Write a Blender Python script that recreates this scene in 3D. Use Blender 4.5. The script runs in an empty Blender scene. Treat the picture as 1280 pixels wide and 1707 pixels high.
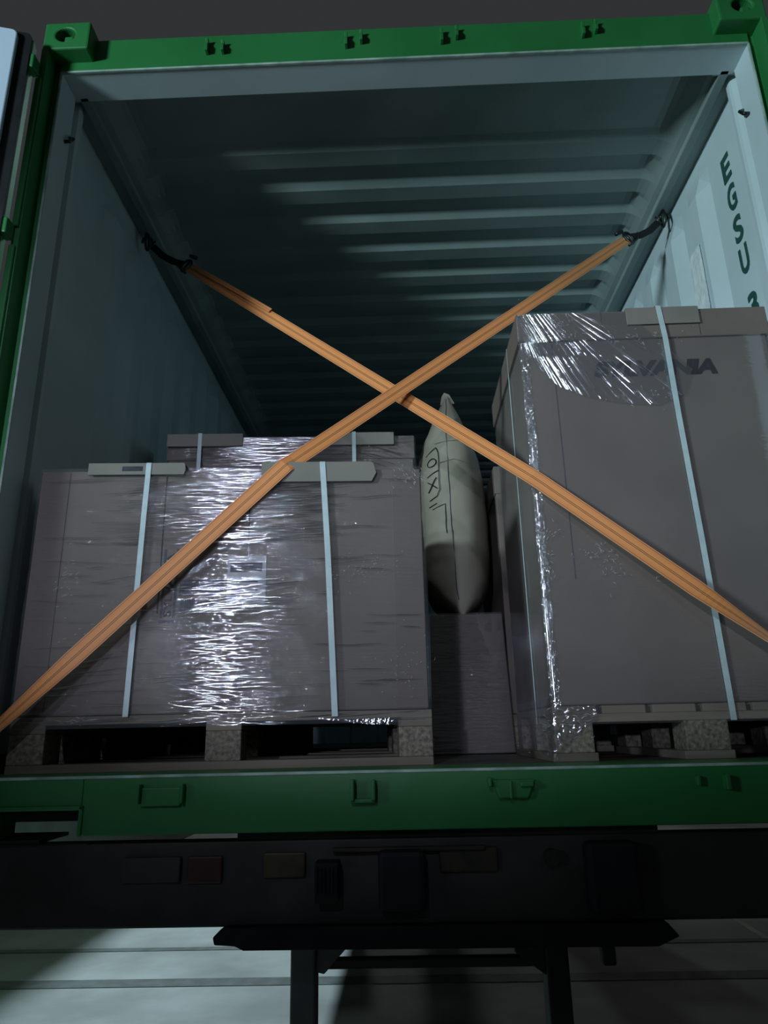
import bpy, bmesh, math, random
from mathutils import Vector, Matrix, noise
random.seed(7)
S = bpy.context.scene
COL = S.collection
# ------------------------------------------------------------ camera
cam_d = bpy.data.cameras.new('camera'); cam = bpy.data.objects.new('camera', cam_d); COL.objects.link(cam)
cam_d.sensor_fit = 'HORIZONTAL'; cam_d.sensor_width = 36.0; cam_d.lens = 33.296
cam_d.clip_start = 0.05; cam_d.clip_end = 200
CR = Vector((0.999322, 0.030101, -0.021179)); CU = Vector((0.029188, -0.297601, 0.954244)); CF = Vector((-0.022421, 0.954216, 0.298278))
m = Matrix(((CR.x, CU.x, -CF.x), (CR.y, CU.y, -CF.y), (CR.z, CU.z, -CF.z))).to_4x4()
m.translation = (-0.0495, -1.8542, 0.0818)
cam.matrix_world = m
S.camera = cam
S.view_settings.view_transform = 'Standard'; S.view_settings.look = 'None'
S.view_settings.gamma = 1.0; S.view_settings.use_curve_mapping = False
S.view_settings.exposure = 0.0
# ------------------------------------------------------------ world (dim night haze)
w = bpy.data.worlds.new('world'); S.world = w; w.use_nodes = True
bg = w.node_tree.nodes['Background']; bg.inputs[0].default_value = (0.90, 0.95, 1.0, 1); bg.inputs[1].default_value = 0.033
# ------------------------------------------------------------ lamps of the yard and added ground fills
def lamp(name, loc, target, watts, color, kind='SPOT', size=0.15, cone=60, blend=0.3, sizey=None):
    d = bpy.data.lights.new(name, kind); d.energy = watts; d.color = color
    if kind == 'SPOT':
        d.shadow_soft_size = size; d.spot_size = math.radians(cone); d.spot_blend = blend
    elif kind == 'AREA':
        d.shape = 'RECTANGLE' if sizey else 'SQUARE'; d.size = size
        if sizey: d.size_y = sizey
    else:
        d.shadow_soft_size = size
    o = bpy.data.objects.new(name, d); COL.objects.link(o)
    o.location = loc
    o.rotation_euler = (Vector(target) - Vector(loc)).to_track_quat('-Z', 'Y').to_euler()
    return o
hl = lamp('headlamp_light', (-1.36, -6.8, 0.62), (0.0, 0.2, 0.86), 430, (0.72, 0.78, 1.0), 'SPOT', 0.05, 30, 0.45)
hl.scale = (1, .52, 1)      # a wide flat beam
lamp('mast_light', (-1.30, -7.0, 3.35), (-.35, 0.3, 0.9), 300, (0.74, 0.79, 1.0), 'SPOT', 0.10, 20, 0.6)
lamp('yard_light', (-5.2, -4.6, 1.55), (0.6, 0.3, 2.40), 1400, (0.72, 0.93, 1.0), 'SPOT', 0.5, 38, 0.5)
lamp('street_light', (-4.6, 4.0, 6.0), (-1.8, 3.6, -1.4), 2900, (0.66, 0.90, 1.0), 'SPOT', 0.18, 90, 0.4)
lamp('ground_fill_light', (-3.2, 19.0, 5.0), (-3.0, 6.0, -1.4), 600, (0.85, 1.0, 0.95), 'SPOT', 0.3, 50, 0.4)  # this and the next: unseen fill lamps added to lift the ground
lamp('ground_fill_light', (5.0, 18.0, 5.0), (2.6, 6.0, -1.4), 130, (1.0, 0.93, 0.82), 'SPOT', 0.3, 50, 0.4)

# ------------------------------------------------------------ material helpers
def new_mat(name):
    mt = bpy.data.materials.new(name); mt.use_nodes = True
    nt = mt.node_tree; b = nt.nodes['Principled BSDF']
    return mt, nt, b
def N(nt, t, **kw):
    n = nt.nodes.new(t)
    for k, v in kw.items():
        if k.startswith('i_'):
            key = k[2:]
            n.inputs[int(key) if key.isdigit() else key.replace('_', ' ')].default_value = v
        else: setattr(n, k, v)
    return n
def coords(nt, scale=(1, 1, 1), rot=(0, 0, 0)):
    tc = N(nt, 'ShaderNodeTexCoord'); mp = N(nt, 'ShaderNodeMapping')
    mp.inputs['Scale'].default_value = scale; mp.inputs['Rotation'].default_value = rot
    nt.links.new(tc.outputs['Object'], mp.inputs['Vector']); return mp.outputs[0]
def noisy(name, c1, c2, scale=6, rough=0.6, metal=0.0, bump=0.0, bscale=40, stretch=(1, 1, 1), detail=5, lo=.35, hi=.65, spec=0.5, rvar=0.0):
    mt, nt, b = new_mat(name)
    v = coords(nt, stretch)
    n = N(nt, 'ShaderNodeTexNoise', i_Scale=scale, i_Detail=detail); nt.links.new(v, n.inputs['Vector'])
    r = N(nt, 'ShaderNodeValToRGB'); nt.links.new(n.outputs['Fac'], r.inputs[0])
    r.color_ramp.elements[0].position = lo; r.color_ramp.elements[1].position = hi
    r.color_ramp.elements[0].color = (*c1, 1); r.color_ramp.elements[1].color = (*c2, 1)
    nt.links.new(r.outputs[0], b.inputs['Base Color'])
    b.inputs['Roughness'].default_value = rough; b.inputs['Metallic'].default_value = metal
    b.inputs['Specular IOR Level'].default_value = spec
    if bump:
        n2 = N(nt, 'ShaderNodeTexNoise', i_Scale=bscale, i_Detail=4); nt.links.new(v, n2.inputs['Vector'])
        bp = N(nt, 'ShaderNodeBump', i_Strength=bump, i_Distance=0.01); nt.links.new(n2.outputs['Fac'], bp.inputs['Height'])
        nt.links.new(bp.outputs[0], b.inputs['Normal'])
    return mt
M = {}
M['green'] = noisy('green_container_paint', (0.018, 0.165, 0.042), (0.024, 0.20, 0.055), 3, 0.42, bump=.10, bscale=14)
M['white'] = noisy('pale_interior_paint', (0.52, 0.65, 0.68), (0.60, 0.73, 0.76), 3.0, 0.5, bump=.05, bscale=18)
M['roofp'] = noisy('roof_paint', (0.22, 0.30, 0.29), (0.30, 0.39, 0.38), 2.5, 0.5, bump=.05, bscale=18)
M['edge'] = noisy('pale_edge_paint', (0.22, 0.34, 0.28), (0.45, 0.58, 0.52), 14, 0.5)  # lip strips, paler than the paint beside them
M['plyfloor'] = noisy('plywood_floor', (0.05, 0.045, 0.035), (0.10, 0.085, 0.06), 6, 0.7, stretch=(1, .15, 1))
M['rubber'] = noisy('black_rubber', (0.010, 0.012, 0.015), (0.018, 0.02, 0.024), 9, 0.65, spec=.25)
M['doorwhite'] = noisy('door_inner_paint', (0.60, 0.74, 0.92), (0.66, 0.80, 0.96), 2, 0.55)
M['steel'] = noisy('dark_hook_steel', (0.03, 0.035, 0.035), (0.09, 0.10, 0.10), 30, 0.35, 0.8)
M['kraft'] = noisy('kraft_cardboard', (0.142, 0.119, 0.100), (0.170, 0.144, 0.122), 4, 0.75, bump=.05, bscale=60, spec=.2)
M['kraftlid'] = noisy('kraft_lid_cardboard', (0.148, 0.124, 0.105), (0.176, 0.15, 0.128), 4, 0.75, bump=.05, bscale=60, spec=.2)
M['kraftdark'] = noisy('kraft_darker', (0.135, 0.11, 0.095), (0.16, 0.132, 0.115), 4, 0.75, spec=.2)
M['board'] = noisy('grey_edge_board', (0.19, 0.185, 0.155), (0.22, 0.21, 0.18), 8, 0.7, spec=.3)
M['band'] = noisy('white_plastic_band', (0.42, 0.55, 0.56), (0.50, 0.62, 0.62), 30, 0.4)
M['ink'] = noisy('black_print_ink', (0.010, 0.010, 0.012), (0.018, 0.018, 0.02), 60, 0.8, spec=.1)
M['inkpurple'] = noisy('faded_label_ink', (0.045, 0.047, 0.06), (0.075, 0.077, 0.095), 40, 0.8, spec=.1)
M['greentext'] = noisy('green_stencil_paint', (0.012, 0.075, 0.06), (0.018, 0.10, 0.08), 20, 0.6)
M['label'] = noisy('white_paper_label', (0.34, 0.34, 0.36), (0.40, 0.40, 0.42), 12, 0.6)
M['pouch'] = noisy('crinkled_plastic_pouch', (0.74, 0.88, 0.90), (0.92, 1.0, 1.0), 22, 0.25, bump=.6, bscale=30)
M['wood'] = noisy('pallet_wood', (0.135, 0.115, 0.085), (0.23, 0.20, 0.155), 5, 0.8, bump=.25, bscale=25, stretch=(.35, 1, 3))
M['chip'] = noisy('pressed_chip_block', (0.10, 0.09, 0.07), (0.27, 0.24, 0.185), 85, 0.8, bump=.3, bscale=90)
M['bag'] = noisy('kraft_dunnage_paper', (0.235, 0.22, 0.165), (0.285, 0.27, 0.205), 3, 0.62, bump=.35, bscale=6)
M['baginner'] = noisy('bag_seam_paper', (0.17, 0.16, 0.12), (0.2, 0.19, 0.15), 5, 0.7)
M['chassis'] = noisy('grimy_chassis_paint', (0.018, 0.020, 0.018), (0.045, 0.050, 0.046), 5, 0.65, bump=.2, bscale=18)
M['grime'] = noisy('rusty_grime_plate', (0.02, 0.022, 0.018), (0.085, 0.07, 0.038), 7, 0.8, bump=.3, bscale=14)
M['litsteel'] = noisy('lit_guard_steel', (0.13, 0.145, 0.15), (0.18, 0.2, 0.2), 8, 0.6)
M['amber'] = noisy('dirty_amber_lens', (0.035, 0.03, 0.016), (0.07, 0.055, 0.022), 20, 0.5)
M['red'] = noisy('dirty_red_lens', (0.03, 0.010, 0.008), (0.06, 0.015, 0.012), 20, 0.5)
M['concrete'] = noisy('yard_concrete', (0.22, 0.22, 0.21), (0.34, 0.34, 0.33), 1.6, 0.85, bump=.4, bscale=5, detail=8)
M['shadestripe'] = noisy('ground_shade_stripe', (0.08, 0.085, 0.08), (0.12, 0.125, 0.12), 12, 0.8)
M['casterconc'] = noisy('shadow_caster_concrete', (0.2, 0.2, 0.2), (0.28, 0.28, 0.27), 1.5, 0.9)
M['paint'] = noisy('worn_line_paint', (0.3, 0.3, 0.27), (0.5, 0.5, 0.46), 6, 0.8)

def film_mat(name, sc, patch_scale=2.5, haze=.10, gl=.16, strength=1.0, dist=.006, rough=.12, seed=0.0, axis='x', lo=.42, hi=.62):
    """clear stretch film: see-through, a thin milky haze, glossy with fine pulled wrinkles"""
    mt = bpy.data.materials.new(name); mt.use_nodes = True; nt = mt.node_tree
    for n in list(nt.nodes): nt.nodes.remove(n)
    out = N(nt, 'ShaderNodeOutputMaterial')
    tc = N(nt, 'ShaderNodeTexCoord')
    def mapped(s, r=(0, 0, 0)):
        mp = N(nt, 'ShaderNodeMapping'); mp.inputs['Scale'].default_value = s
        mp.inputs['Location'].default_value = (seed, seed * .7, seed * 1.3); mp.inputs['Rotation'].default_value = r
        nt.links.new(tc.outputs['Object'], mp.inputs['Vector']); return mp.outputs[0]
    n1 = N(nt, 'ShaderNodeTexNoise', i_Scale=1.0, i_Detail=3.0, i_Roughness=.6, i_Distortion=.4)
    nt.links.new(mapped(sc, (0, .03, 0)), n1.inputs['Vector'])
    n2 = N(nt, 'ShaderNodeTexNoise', i_Scale=1.0, i_Detail=2.0)
    nt.links.new(mapped((sc[0] * 2.6, sc[1] * 2.6, sc[2] * 2.2)), n2.inputs['Vector'])
    pm = N(nt, 'ShaderNodeTexNoise', i_Scale=patch_scale, i_Detail=3.0)
    nt.links.new(mapped((1, 1, 1.6)), pm.inputs['Vector'])
    pr = N(nt, 'ShaderNodeMapRange'); pr.inputs[1].default_value = lo; pr.inputs[2].default_value = hi
    pr.inputs[3].default_value = .12; pr.inputs[4].default_value = 1.0
    nt.links.new(pm.outputs['Fac'], pr.inputs[0])
    add = N(nt, 'ShaderNodeMath', operation='MULTIPLY_ADD'); add.inputs[1].default_value = .35
    nt.links.new(n2.outputs['Fac'], add.inputs[0]); nt.links.new(n1.outputs['Fac'], add.inputs[2])
    bp = N(nt, 'ShaderNodeBump', i_Distance=dist)
    sm = N(nt, 'ShaderNodeMath', operation='MULTIPLY'); sm.inputs[1].default_value = strength
    nt.links.new(pr.outputs[0], sm.inputs[0]); nt.links.new(sm.outputs[0], bp.inputs['Strength'])
    nt.links.new(add.outputs[0], bp.inputs['Height'])
    tr = N(nt, 'ShaderNodeBsdfTransparent')
    g = N(nt, 'ShaderNodeBsdfAnisotropic', distribution='BECKMANN'); g.inputs['Roughness'].default_value = rough; g.inputs['Color'].default_value = (.95, .97, 1, 1)
    d = N(nt, 'ShaderNodeBsdfDiffuse'); d.inputs['Color'].default_value = (.62, .66, .74, 1)
    nt.links.new(bp.outputs[0], g.inputs['Normal']); nt.links.new(bp.outputs[0], d.inputs['Normal'])
    m1 = N(nt, 'ShaderNodeMixShader'); m1.inputs[0].default_value = haze
    nt.links.new(tr.outputs[0], m1.inputs[1]); nt.links.new(d.outputs[0], m1.inputs[2])
    m2 = N(nt, 'ShaderNodeMixShader'); m2.inputs[0].default_value = gl
    nt.links.new(m1.outputs[0], m2.inputs[1]); nt.links.new(g.outputs[0], m2.inputs[2])
    nt.links.new(m2.outputs[0], out.inputs['Surface'])
    return mt
M['film'] = film_mat('stretch_film', (1.5, 1.5, 90), seed=1.7, haze=.05, gl=.075, rough=.06, dist=.0065, lo=.30, hi=.52)
M['film_right'] = film_mat('stretch_film_calm', (7, 7, 60), seed=4.2, haze=.05, gl=.12, strength=.9, dist=.004, lo=.5, hi=.7)
M['film_small'] = film_mat('stretch_film_small', (8, 8, 60), seed=8.1, haze=.05, gl=.16, strength=1, dist=.007, rough=.10, lo=.25, hi=.5)
M['film_crumple'] = film_mat('crumpled_film', (40, 40, 30), seed=2.2, haze=.05, gl=.26, strength=1, dist=.006, rough=.14, lo=.3, hi=.5)
M['film_fold'] = film_mat('folded_film', (6, 6, 6), seed=5.2, haze=.06, gl=.27, strength=.5, dist=.003, rough=.15, lo=.3, hi=.5)
M['film_wrinkle'] = film_mat('pulled_film_wrinkle', (3, 3, 3), seed=3.3, haze=.04, gl=.80, strength=.1, dist=.001, rough=.10)
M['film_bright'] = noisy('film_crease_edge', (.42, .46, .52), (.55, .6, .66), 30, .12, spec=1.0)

def webbing_mat():
    mt, nt, b = new_mat('orange_webbing')
    tc = N(nt, 'ShaderNodeTexCoord'); sp = N(nt, 'ShaderNodeSeparateXYZ'); nt.links.new(tc.outputs['UV'], sp.inputs[0])
    r = N(nt, 'ShaderNodeValToRGB'); r.color_ramp.interpolation = 'LINEAR'
    base = (0.74, 0.27, 0.075, 1); base2 = (0.80, 0.33, 0.10, 1); dark = (0.16, 0.045, 0.015, 1)
    e = r.color_ramp.elements
    e[0].position = 0; e[0].color = (.8, .42, .2, 1); e[1].position = 1; e[1].color = (.8, .42, .2, 1)
    for p_, c in ((.045, base), (.075, dark), (.10, base), (.42, base2), (.435, dark), (.455, dark), (.47, base), (.52, base), (.535, dark), (.555, dark), (.57, base2), (.90, base), (.925, dark), (.955, base)):
        x = e.new(p_); x.color = c
    nt.links.new(sp.outputs['Y'], r.inputs[0])
    wv = N(nt, 'ShaderNodeTexWave', i_Scale=260.0); wv.bands_direction = 'X'
    nt.links.new(tc.outputs['UV'], wv.inputs['Vector'])
    mx = N(nt, 'ShaderNodeMixRGB', blend_type='MULTIPLY'); mx.inputs[0].default_value = .12
    nt.links.new(r.outputs[0], mx.inputs[1]); nt.links.new(wv.outputs['Fac'], mx.inputs[2])
    nt.links.new(mx.outputs[0], b.inputs['Base Color']); b.inputs['Roughness'].default_value = .55
    b.inputs['Sheen Weight'].default_value = .2
    return mt
M['webbing'] = webbing_mat()

# ------------------------------------------------------------ mesh helpers
class MB:
    def __init__(s): s.v = []; s.f = []; s.uv = None
    def box(s, x0, x1, y0, y1, z0, z1, rot=None):
        i = len(s.v)
        P = [(x0, y0, z0), (x1, y0, z0), (x1, y1, z0), (x0, y1, z0), (x0, y0, z1), (x1, y0, z1), (x1, y1, z1), (x0, y1, z1)]
        if rot:
            c = Vector(((x0 + x1) / 2, (y0 + y1) / 2, (z0 + z1) / 2)); P = [tuple(c + rot @ (Vector(q) - c)) for q in P]
        s.v += P
        s.f += [tuple(i + k for k in q) for q in ((0, 3, 2, 1), (4, 5, 6, 7), (0, 1, 5, 4), (1, 2, 6, 5), (2, 3, 7, 6), (3, 0, 4, 7))]
        return s
    def prism(s, pts, axis, a, b):
        """pts: 2D outline in the two remaining axes (x,z for axis y; y,z for axis x; x,y for axis z)"""
        i = len(s.v); n = len(pts)
        def mk(p, t):
            return (p[0], t, p[1]) if axis == 'y' else ((t, p[0], p[1]) if axis == 'x' else (p[0], p[1], t))
        s.v += [mk(p, a) for p in pts] + [mk(p, b) for p in pts]
        s.f.append(tuple(i + k for k in range(n))); s.f.append(tuple(i + n + k for k in reversed(range(n))))
        for k in range(n):
            s.f.append((i + k, i + n + k, i + n + (k + 1) % n, i + (k + 1) % n))
        return s
    def tube(s, pts, r, n=10, cap=True):
        pts = [Vector(p) for p in pts]; i0 = len(s.v)
        prev = None
        for k, p in enumerate(pts):
            d = (pts[min(k + 1, len(pts) - 1)] - pts[max(k - 1, 0)]).normalized()
            a = prev if prev is not None else (Vector((0, 0, 1)) if abs(d.z) < .9 else Vector((1, 0, 0)))
            u = (a - d * a.dot(d)).normalized(); v = d.cross(u); prev = u
            rr = r[k] if isinstance(r, (list, tuple)) else r
            for j in range(n):
                t = 2 * math.pi * j / n
                s.v.append(tuple(p + (u * math.cos(t) + v * math.sin(t)) * rr))
        for k in range(len(pts) - 1):
            for j in range(n):
                a = i0 + k * n + j; b = i0 + k * n + (j + 1) % n
                s.f.append((a, b, b + n, a + n))
        if cap:
            s.f.append(tuple(i0 + j for j in reversed(range(n)))); s.f.append(tuple(i0 + (len(pts) - 1) * n + j for j in range(n)))
        return s
    def torus(s, c, ax_u, ax_v, R, r, n=20, m_=8, R2=None):
        c = Vector(c); u = Vector(ax_u).normalized(); v = Vector(ax_v).normalized(); R2 = R2 or R
        pts = [c + u * math.cos(2 * math.pi * k / n) * R + v * math.sin(2 * math.pi * k / n) * R2 for k in range(n + 1)]
        return s.tube(pts, r, m_, cap=False)
    def grid(s, fn, nu, nv, closed_u=False):
        i0 = len(s.v)
        for a in range(nu + (0 if closed_u else 1)):
            for b in range(nv + 1): s.v.append(tuple(fn(a / nu, b / nv)))
        W_ = nv + 1; na = nu
        for a in range(nu):
            a2 = (a + 1) % nu if closed_u else a + 1
            for b in range(nv):
                s.f.append((i0 + a * W_ + b, i0 + a2 * W_ + b, i0 + a2 * W_ + b + 1, i0 + a * W_ + b + 1))
        return s
    def build(s, name, mat, parent=None, bevel=0, smooth=False, fix=True, solid=0):
        me = bpy.data.meshes.new(name)
        base = Vector(parent['_w']) if (parent is not None and '_w' in parent) else Vector((0, 0, 0))
        me.from_pydata([tuple(Vector(p) - base) for p in s.v], [], s.f)
        if fix:
            bm = bmesh.new(); bm.from_mesh(me); bmesh.ops.recalc_face_normals(bm, faces=bm.faces); bm.to_mesh(me); bm.free()
        if smooth:
            for p_ in me.polygons: p_.use_smooth = True
        me.materials.append(mat if not isinstance(mat, str) else M[mat])
        o = bpy.data.objects.new(name, me); COL.objects.link(o)
        if parent is not None:
            o.parent = parent; o['_w'] = list(base)
        if solid:
            md = o.modifiers.new('thick', 'SOLIDIFY'); md.thickness = solid
        if bevel:
            md = o.modifiers.new('bevel', 'BEVEL'); md.width = bevel; md.segments = 2; md.limit_method = 'ANGLE'
            md.harden_normals = False
        return o
def thing(name, label, cat, loc, group=None):
    o = bpy.data.objects.new(name, None); COL.objects.link(o); o.location = loc; o.empty_display_size = .1
    o['_w'] = list(loc); tag(o, label, cat, group); return o
def tag(o, label, cat, group=None):
    o['label'] = label; o['category'] = cat
    if group: o['group'] = group
    return o
def structure(o): o['kind'] = 'structure'; return o
def text_mesh(txt, size, fn, name, mat, parent, bold=0.0, shear=0.0, sx=1.0, depth=0.0008, spacing=1.0):
    """flat text curve -> mesh, each vertex mapped to the place by fn(u, v, w)"""
    cu = bpy.data.curves.new('lettering', 'FONT'); cu.body = txt; cu.size = size; cu.offset = bold; cu.shear = shear
    cu.extrude = depth; cu.space_character = spacing; cu.resolution_u = 4
    ob = bpy.data.objects.new('lettering', cu); COL.objects.link(ob)
    dg = bpy.context.evaluated_depsgraph_get(); me = bpy.data.meshes.new_from_object(ob.evaluated_get(dg))
    bpy.data.objects.remove(ob); bpy.data.curves.remove(cu)
    base = Vector(parent['_w']) if parent is not None else Vector((0, 0, 0))
    xs = [v.co.x for v in me.vertices]; ys = [v.co.y for v in me.vertices]
    x0, x1, y0, y1 = min(xs), max(xs), min(ys), max(ys)
    for v in me.vertices:
        v.co = Vector(fn((v.co.x - x0) / (x1 - x0), (v.co.y - y0) / (y1 - y0), v.co.z)) - base
    me.name = name; me.materials.clear(); me.materials.append(M[mat])
    o = bpy.data.objects.new(name, me); COL.objects.link(o)
    if parent is not None: o.parent = parent; o['_w'] = list(base)
    return o
def sstep(a, b, x):
    t = max(0, min(1, (x - a) / (b - a))); return t * t * (3 - 2 * t)

# ============================================================ THE SETTING
g = MB().box(-40, 40, -25, 60, -1.6, -1.4).build('floor', 'concrete'); structure(g)
for (yy, wd) in ((3.30, .075), (4.05, .04)):  # dark strips paint the soft shadow stripes across the ground
    j = MB().box(-6, 6, yy - wd, yy + wd, -1.4, -1.396).build('shade_stripe_1' if wd > .05 else 'shade_stripe_2', 'shadestripe'); structure(j)
MBl = MB(); MBl.prism([(2.53, 4.9), (2.58, 4.9), (2.53, 3.0), (2.48, 3.0)], 'z', -1.4, -1.397)
l = MBl.build('trim_3', 'paint'); structure(l)
wl = MB().box(-4.0, -3.53, 1.5, 11.5, -1.4, 2.4).build('shadow_caster_left', 'casterconc'); structure(wl)  # unseen block, added to cast the edge of the lit ground patch

# ============================================================ SHIPPING CONTAINER
CT = thing('shipping_container', 'open green shipping container seen through its doorway, pale ribbed inside, on a trailer', 'shipping container', (0, 0, -0.136))
H = 2.283; L = 5.87
# --- header
hd = MB().prism([(0.0, H), (0.115, H), (0.115, H + .05), (.16, H + .14), (0.0, H + .14)], 'x', -1.175, 1.175)
hdr = hd.build('header', 'green', CT, bevel=.003); 
hu = MB().box(-1.171, 1.171, 0.006, .116, H - .003, H).build('header_underside', 'white', CT)
hu['label'] = 'pale painted underside of the green header'
for sx in (-1, 1):
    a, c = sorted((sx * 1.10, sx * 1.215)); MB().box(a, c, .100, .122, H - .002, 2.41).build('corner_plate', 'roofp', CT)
MB().box(-1.171, 1.171, -.004, .006, H - .005, H + .003).build('header_lip', 'edge', CT, bevel=.002)
def clip_top(x, w_, parent):
    for k, dx in enumerate((0, w_)):
        b = MB()
        h_ = .055 if k == 0 else .045
        zc = H + .078 - .006 * k + (.018 if x > -.3 and k else 0)
        b.prism([(0.0, zc - h_ / 2), (-.022, zc - h_ / 2), (-.024, zc - .005), (-.016, zc + .01), (-.022, zc + h_ / 2), (0.0, zc + h_ / 2)], 'x', x + dx - .005, x + dx + .005)
        b.build('keeper_lug', 'green', parent, bevel=.0015)
for x, w_ in ((-.668, .055), (-.187, .052), (.141, .052), (.622, .045)): clip_top(x, w_, hdr)
# --- corner castings
def casting(sx, top):
    x0, x1 = sorted((sx * 1.219, sx * 1.062)); z0, z1 = (2.325, 2.443) if top else (-.15, -.032)
    b = MB()
    cx, cz, rx, rz = (x0 + x1) / 2 + sx * .005, (z0 + z1) / 2 + .004, .034, .029
    n = 24; i = len(b.v); yF = -.055; yB = .107; R_ = []
    # front face with an oval hole, walls of the hole, body sides
    ring = [(cx + rx * math.cos(2 * math.pi * k / n), cz + rz * math.sin(2 * math.pi * k / n)) for k in range(n)]
    sq = []
    for k in range(n):
        c_, s_ = math.cos(2 * math.pi * k / n), math.sin(2 * math.pi * k / n)
        t = 1 / max(abs(c_), abs(s_)); px = cx + c_ * t; pz = cz + s_ * t
        hx = (x1 - cx) if c_ > 0 else (cx - x0); hz = (z1 - cz) if s_ > 0 else (cz - z0)
        sq.append((cx + c_ * t * hx, cz + s_ * t * hz))
    for p in sq: b.v.append((p[0], yF, p[1]))
    for p in ring: b.v.append((p[0], yF, p[1]))
    for p in ring: b.v.append((p[0], yF + .035, p[1]))
    for p in sq: b.v.append((p[0], yB, p[1]))
    for k in range(n):
        k2 = (k + 1) % n
        b.f.append((k, k2, n + k2, n + k)); b.f.append((n + k, n + k2, 2 * n + k2, 2 * n + k)); b.f.append((k, 3 * n + k, 3 * n + k2, k2))
    b.f.append(tuple(2 * n + k for k in range(n))); b.f.append(tuple(3 * n + k for k in range(n)))
    o = b.build('corner_casting', 'green', CT, bevel=.006)
    if top:   # locking cam seen inside the aperture
        MB().box(cx + (-.004), cx + .026, yF + .006, yF + .034, cz - .026, cz - .002).build('cam_plate', 'green', o, bevel=.004)
    MB().prism(ring, 'y', yF + .030, yF + .036).build('aperture', 'rubber', o)  # black disc paints the dark inside of the hole
    return o
for sx in (-1, 1):
    casting(sx, True)
    casting(sx, False)
# --- posts
for sx in (-1, 1):
    pts = [(1.171, .0), (1.171, .10), (1.219, .10), (1.219, -.055), (1.196, -.055), (1.196, .012), (1.176, .012), (1.176, 0)]
    b = MB().prism([(sx * a, c) for a, c in pts], 'z', -.05, 2.33)
    po = b.build('corner_post', 'green', CT, bevel=.002)
    a, c = sorted((sx * 1.1695, sx * 1.172))
    MB().box(a, c, .002, .104, 0, H).build('jamb_face', 'white', po)['label'] = 'pale painted inner face of the post'
    a, c = sorted((sx * 1.168, sx * 1.175))
    MB().box(a, c, -.003, .003, 0, H).build('jamb_lip', 'edge', po, bevel=.0015)
    # lashing ring bit on the jamb
    MB().tube([(sx * 1.168, .10, 2.10), (sx * 1.150, .09, 2.085), (sx * 1.152, .075, 2.06), (sx * 1.168, .07, 2.055)], .006, 8).build('lashing_lug', 'steel', po, smooth=True)
    for z0, z1 in ((1.60, 2.19), (.9, 1.53), (.15, .83)):
        a, c = sorted((sx * 1.200, sx * 1.219))
        MB().box(a, c, -.066, -.055, z0, z1).build('wear_strip', 'green', po, bevel=.003)
    for z0 in (.25, .95, 1.55, 2.20):
        a, c = sorted((sx * 1.212, sx * 1.236))
        MB().box(a, c, -.10, -.055, z0, z0 + .055).build('hinge_lug', 'green', po, bevel=.004)
# --- sill
sb = MB().box(-.838, 1.075, -.03, .05, -.136, -.004)
sb.box(-1.06, -.838, -.03, .05, -.070, -.004)
sill = sb.build('sill', 'green', CT, bevel=.003)
MB().box(-1.16, 1.16, -.034, -.024, -.008, -.001).build('sill_lip', 'edge', sill, bevel=.002)
MB().box(-1.17, 1.17, -.03, .16, -.004, 0.0).build('threshold_plate', 'green', CT)
nf = MB(); nf.box(-1.06, -.832, -.036, -.02, -.078, -.068); nf.box(-.842, -.832, -.036, -.02, -.136, -.068)
nf.build('pocket_frame', 'green', sill, bevel=.003)
def cage(x, kind):
    def P_(*q): MB().box(*q).build('keeper_lug', 'green', sill, bevel=.003)
    if kind == 0:
        P_(x - .045, x + .05, -.043, -.03, -.072, -.030); P_(x - .050, x - .046, -.056, -.03, -.066, -.022); P_(x + .051, x + .058, -.052, -.03, -.066, -.022)
    elif kind == 1:
        b = MB().box(x - .032, x - .022, -.06, -.03, -.068, -.020); b.box(x + .018, x + .028, -.06, -.03, -.068, -.022); b.box(x - .032, x + .028, -.05, -.03, -.074, -.064); b.build('keeper_lug', 'green', sill, bevel=.003)
    elif kind == 2:
        MB().prism([(x - .045, -.028), (x + .058, -.028), (x + .040, -.070), (x - .030, -.070)], 'y', -.03, -.048).build('keeper_plate', 'green', sill, bevel=.004)
        P_(x - .055, x - .046, -.062, -.03, -.042, -.022); P_(x - .006, x + .002, -.058, -.048, -.070, -.030)
        P_(x + .02, x + .052, -.060, -.048, -.044, -.032)
    else:
        P_(x - .036, x - .026, -.048, -.03, -.050, -.028); P_(x + .028, x + .040, -.056, -.03, -.060, -.026)
for x, k in ((-.645, 0), (-.155, 1), (.195, 2), (.668, 3)): cage(x, k)
# --- floor
MB().box(-1.17, 1.17, .16, L, -.028, 0.0).build('floor_boards', 'plyfloor', CT)
for k in range(16):
    MB().box(-1.17, 1.17, .25 + k * .36, .295 + k * .36, -.13, -.03).build('cross_member', 'chassis', CT)
for sx in (-1, 1):
    a, c = sorted((sx * 1.16, sx * 1.219)); MB().box(a, c, .05, L, -.13, 0.05).build('bottom_rail', 'green', CT)
# --- roof sheet with cross ribs
ys = [(-.01 + .126, 0)]; prof = [(.10, 0.0)]
y0, per = .4501, .2127
i = 0
while y0 + i * per < L - .1:
    c = y0 + i * per
    prof += [(c - .017, 0), (c + .017, 1), (c + .095, 1), (c + .125, 0)]; i += 1
prof.append((L, 0))
xs = [-1.13, -1.10, -1.075, -1.055, -1.035, -1.01, -.9, 0, .9, 1.01, 1.035, 1.055, 1.075, 1.10, 1.13]
rb = MB()
for (yy, hh) in prof:
    for x in xs:
        t = 1 - sstep(1.02, 1.10, abs(x)); dy = -.045 * sstep(.98, 1.10, abs(x)) * 0
        rb.v.append((x, yy + dy, 2.378 - .026 * hh * t - .080 * sstep(1.02, 1.13, abs(x))))
nx = len(xs)
for a in range(len(prof) - 1):
    for c in range(nx - 1): rb.f.append((a * nx + c, a * nx + c + 1, (a + 1) * nx + c + 1, (a + 1) * nx + c))
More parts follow.
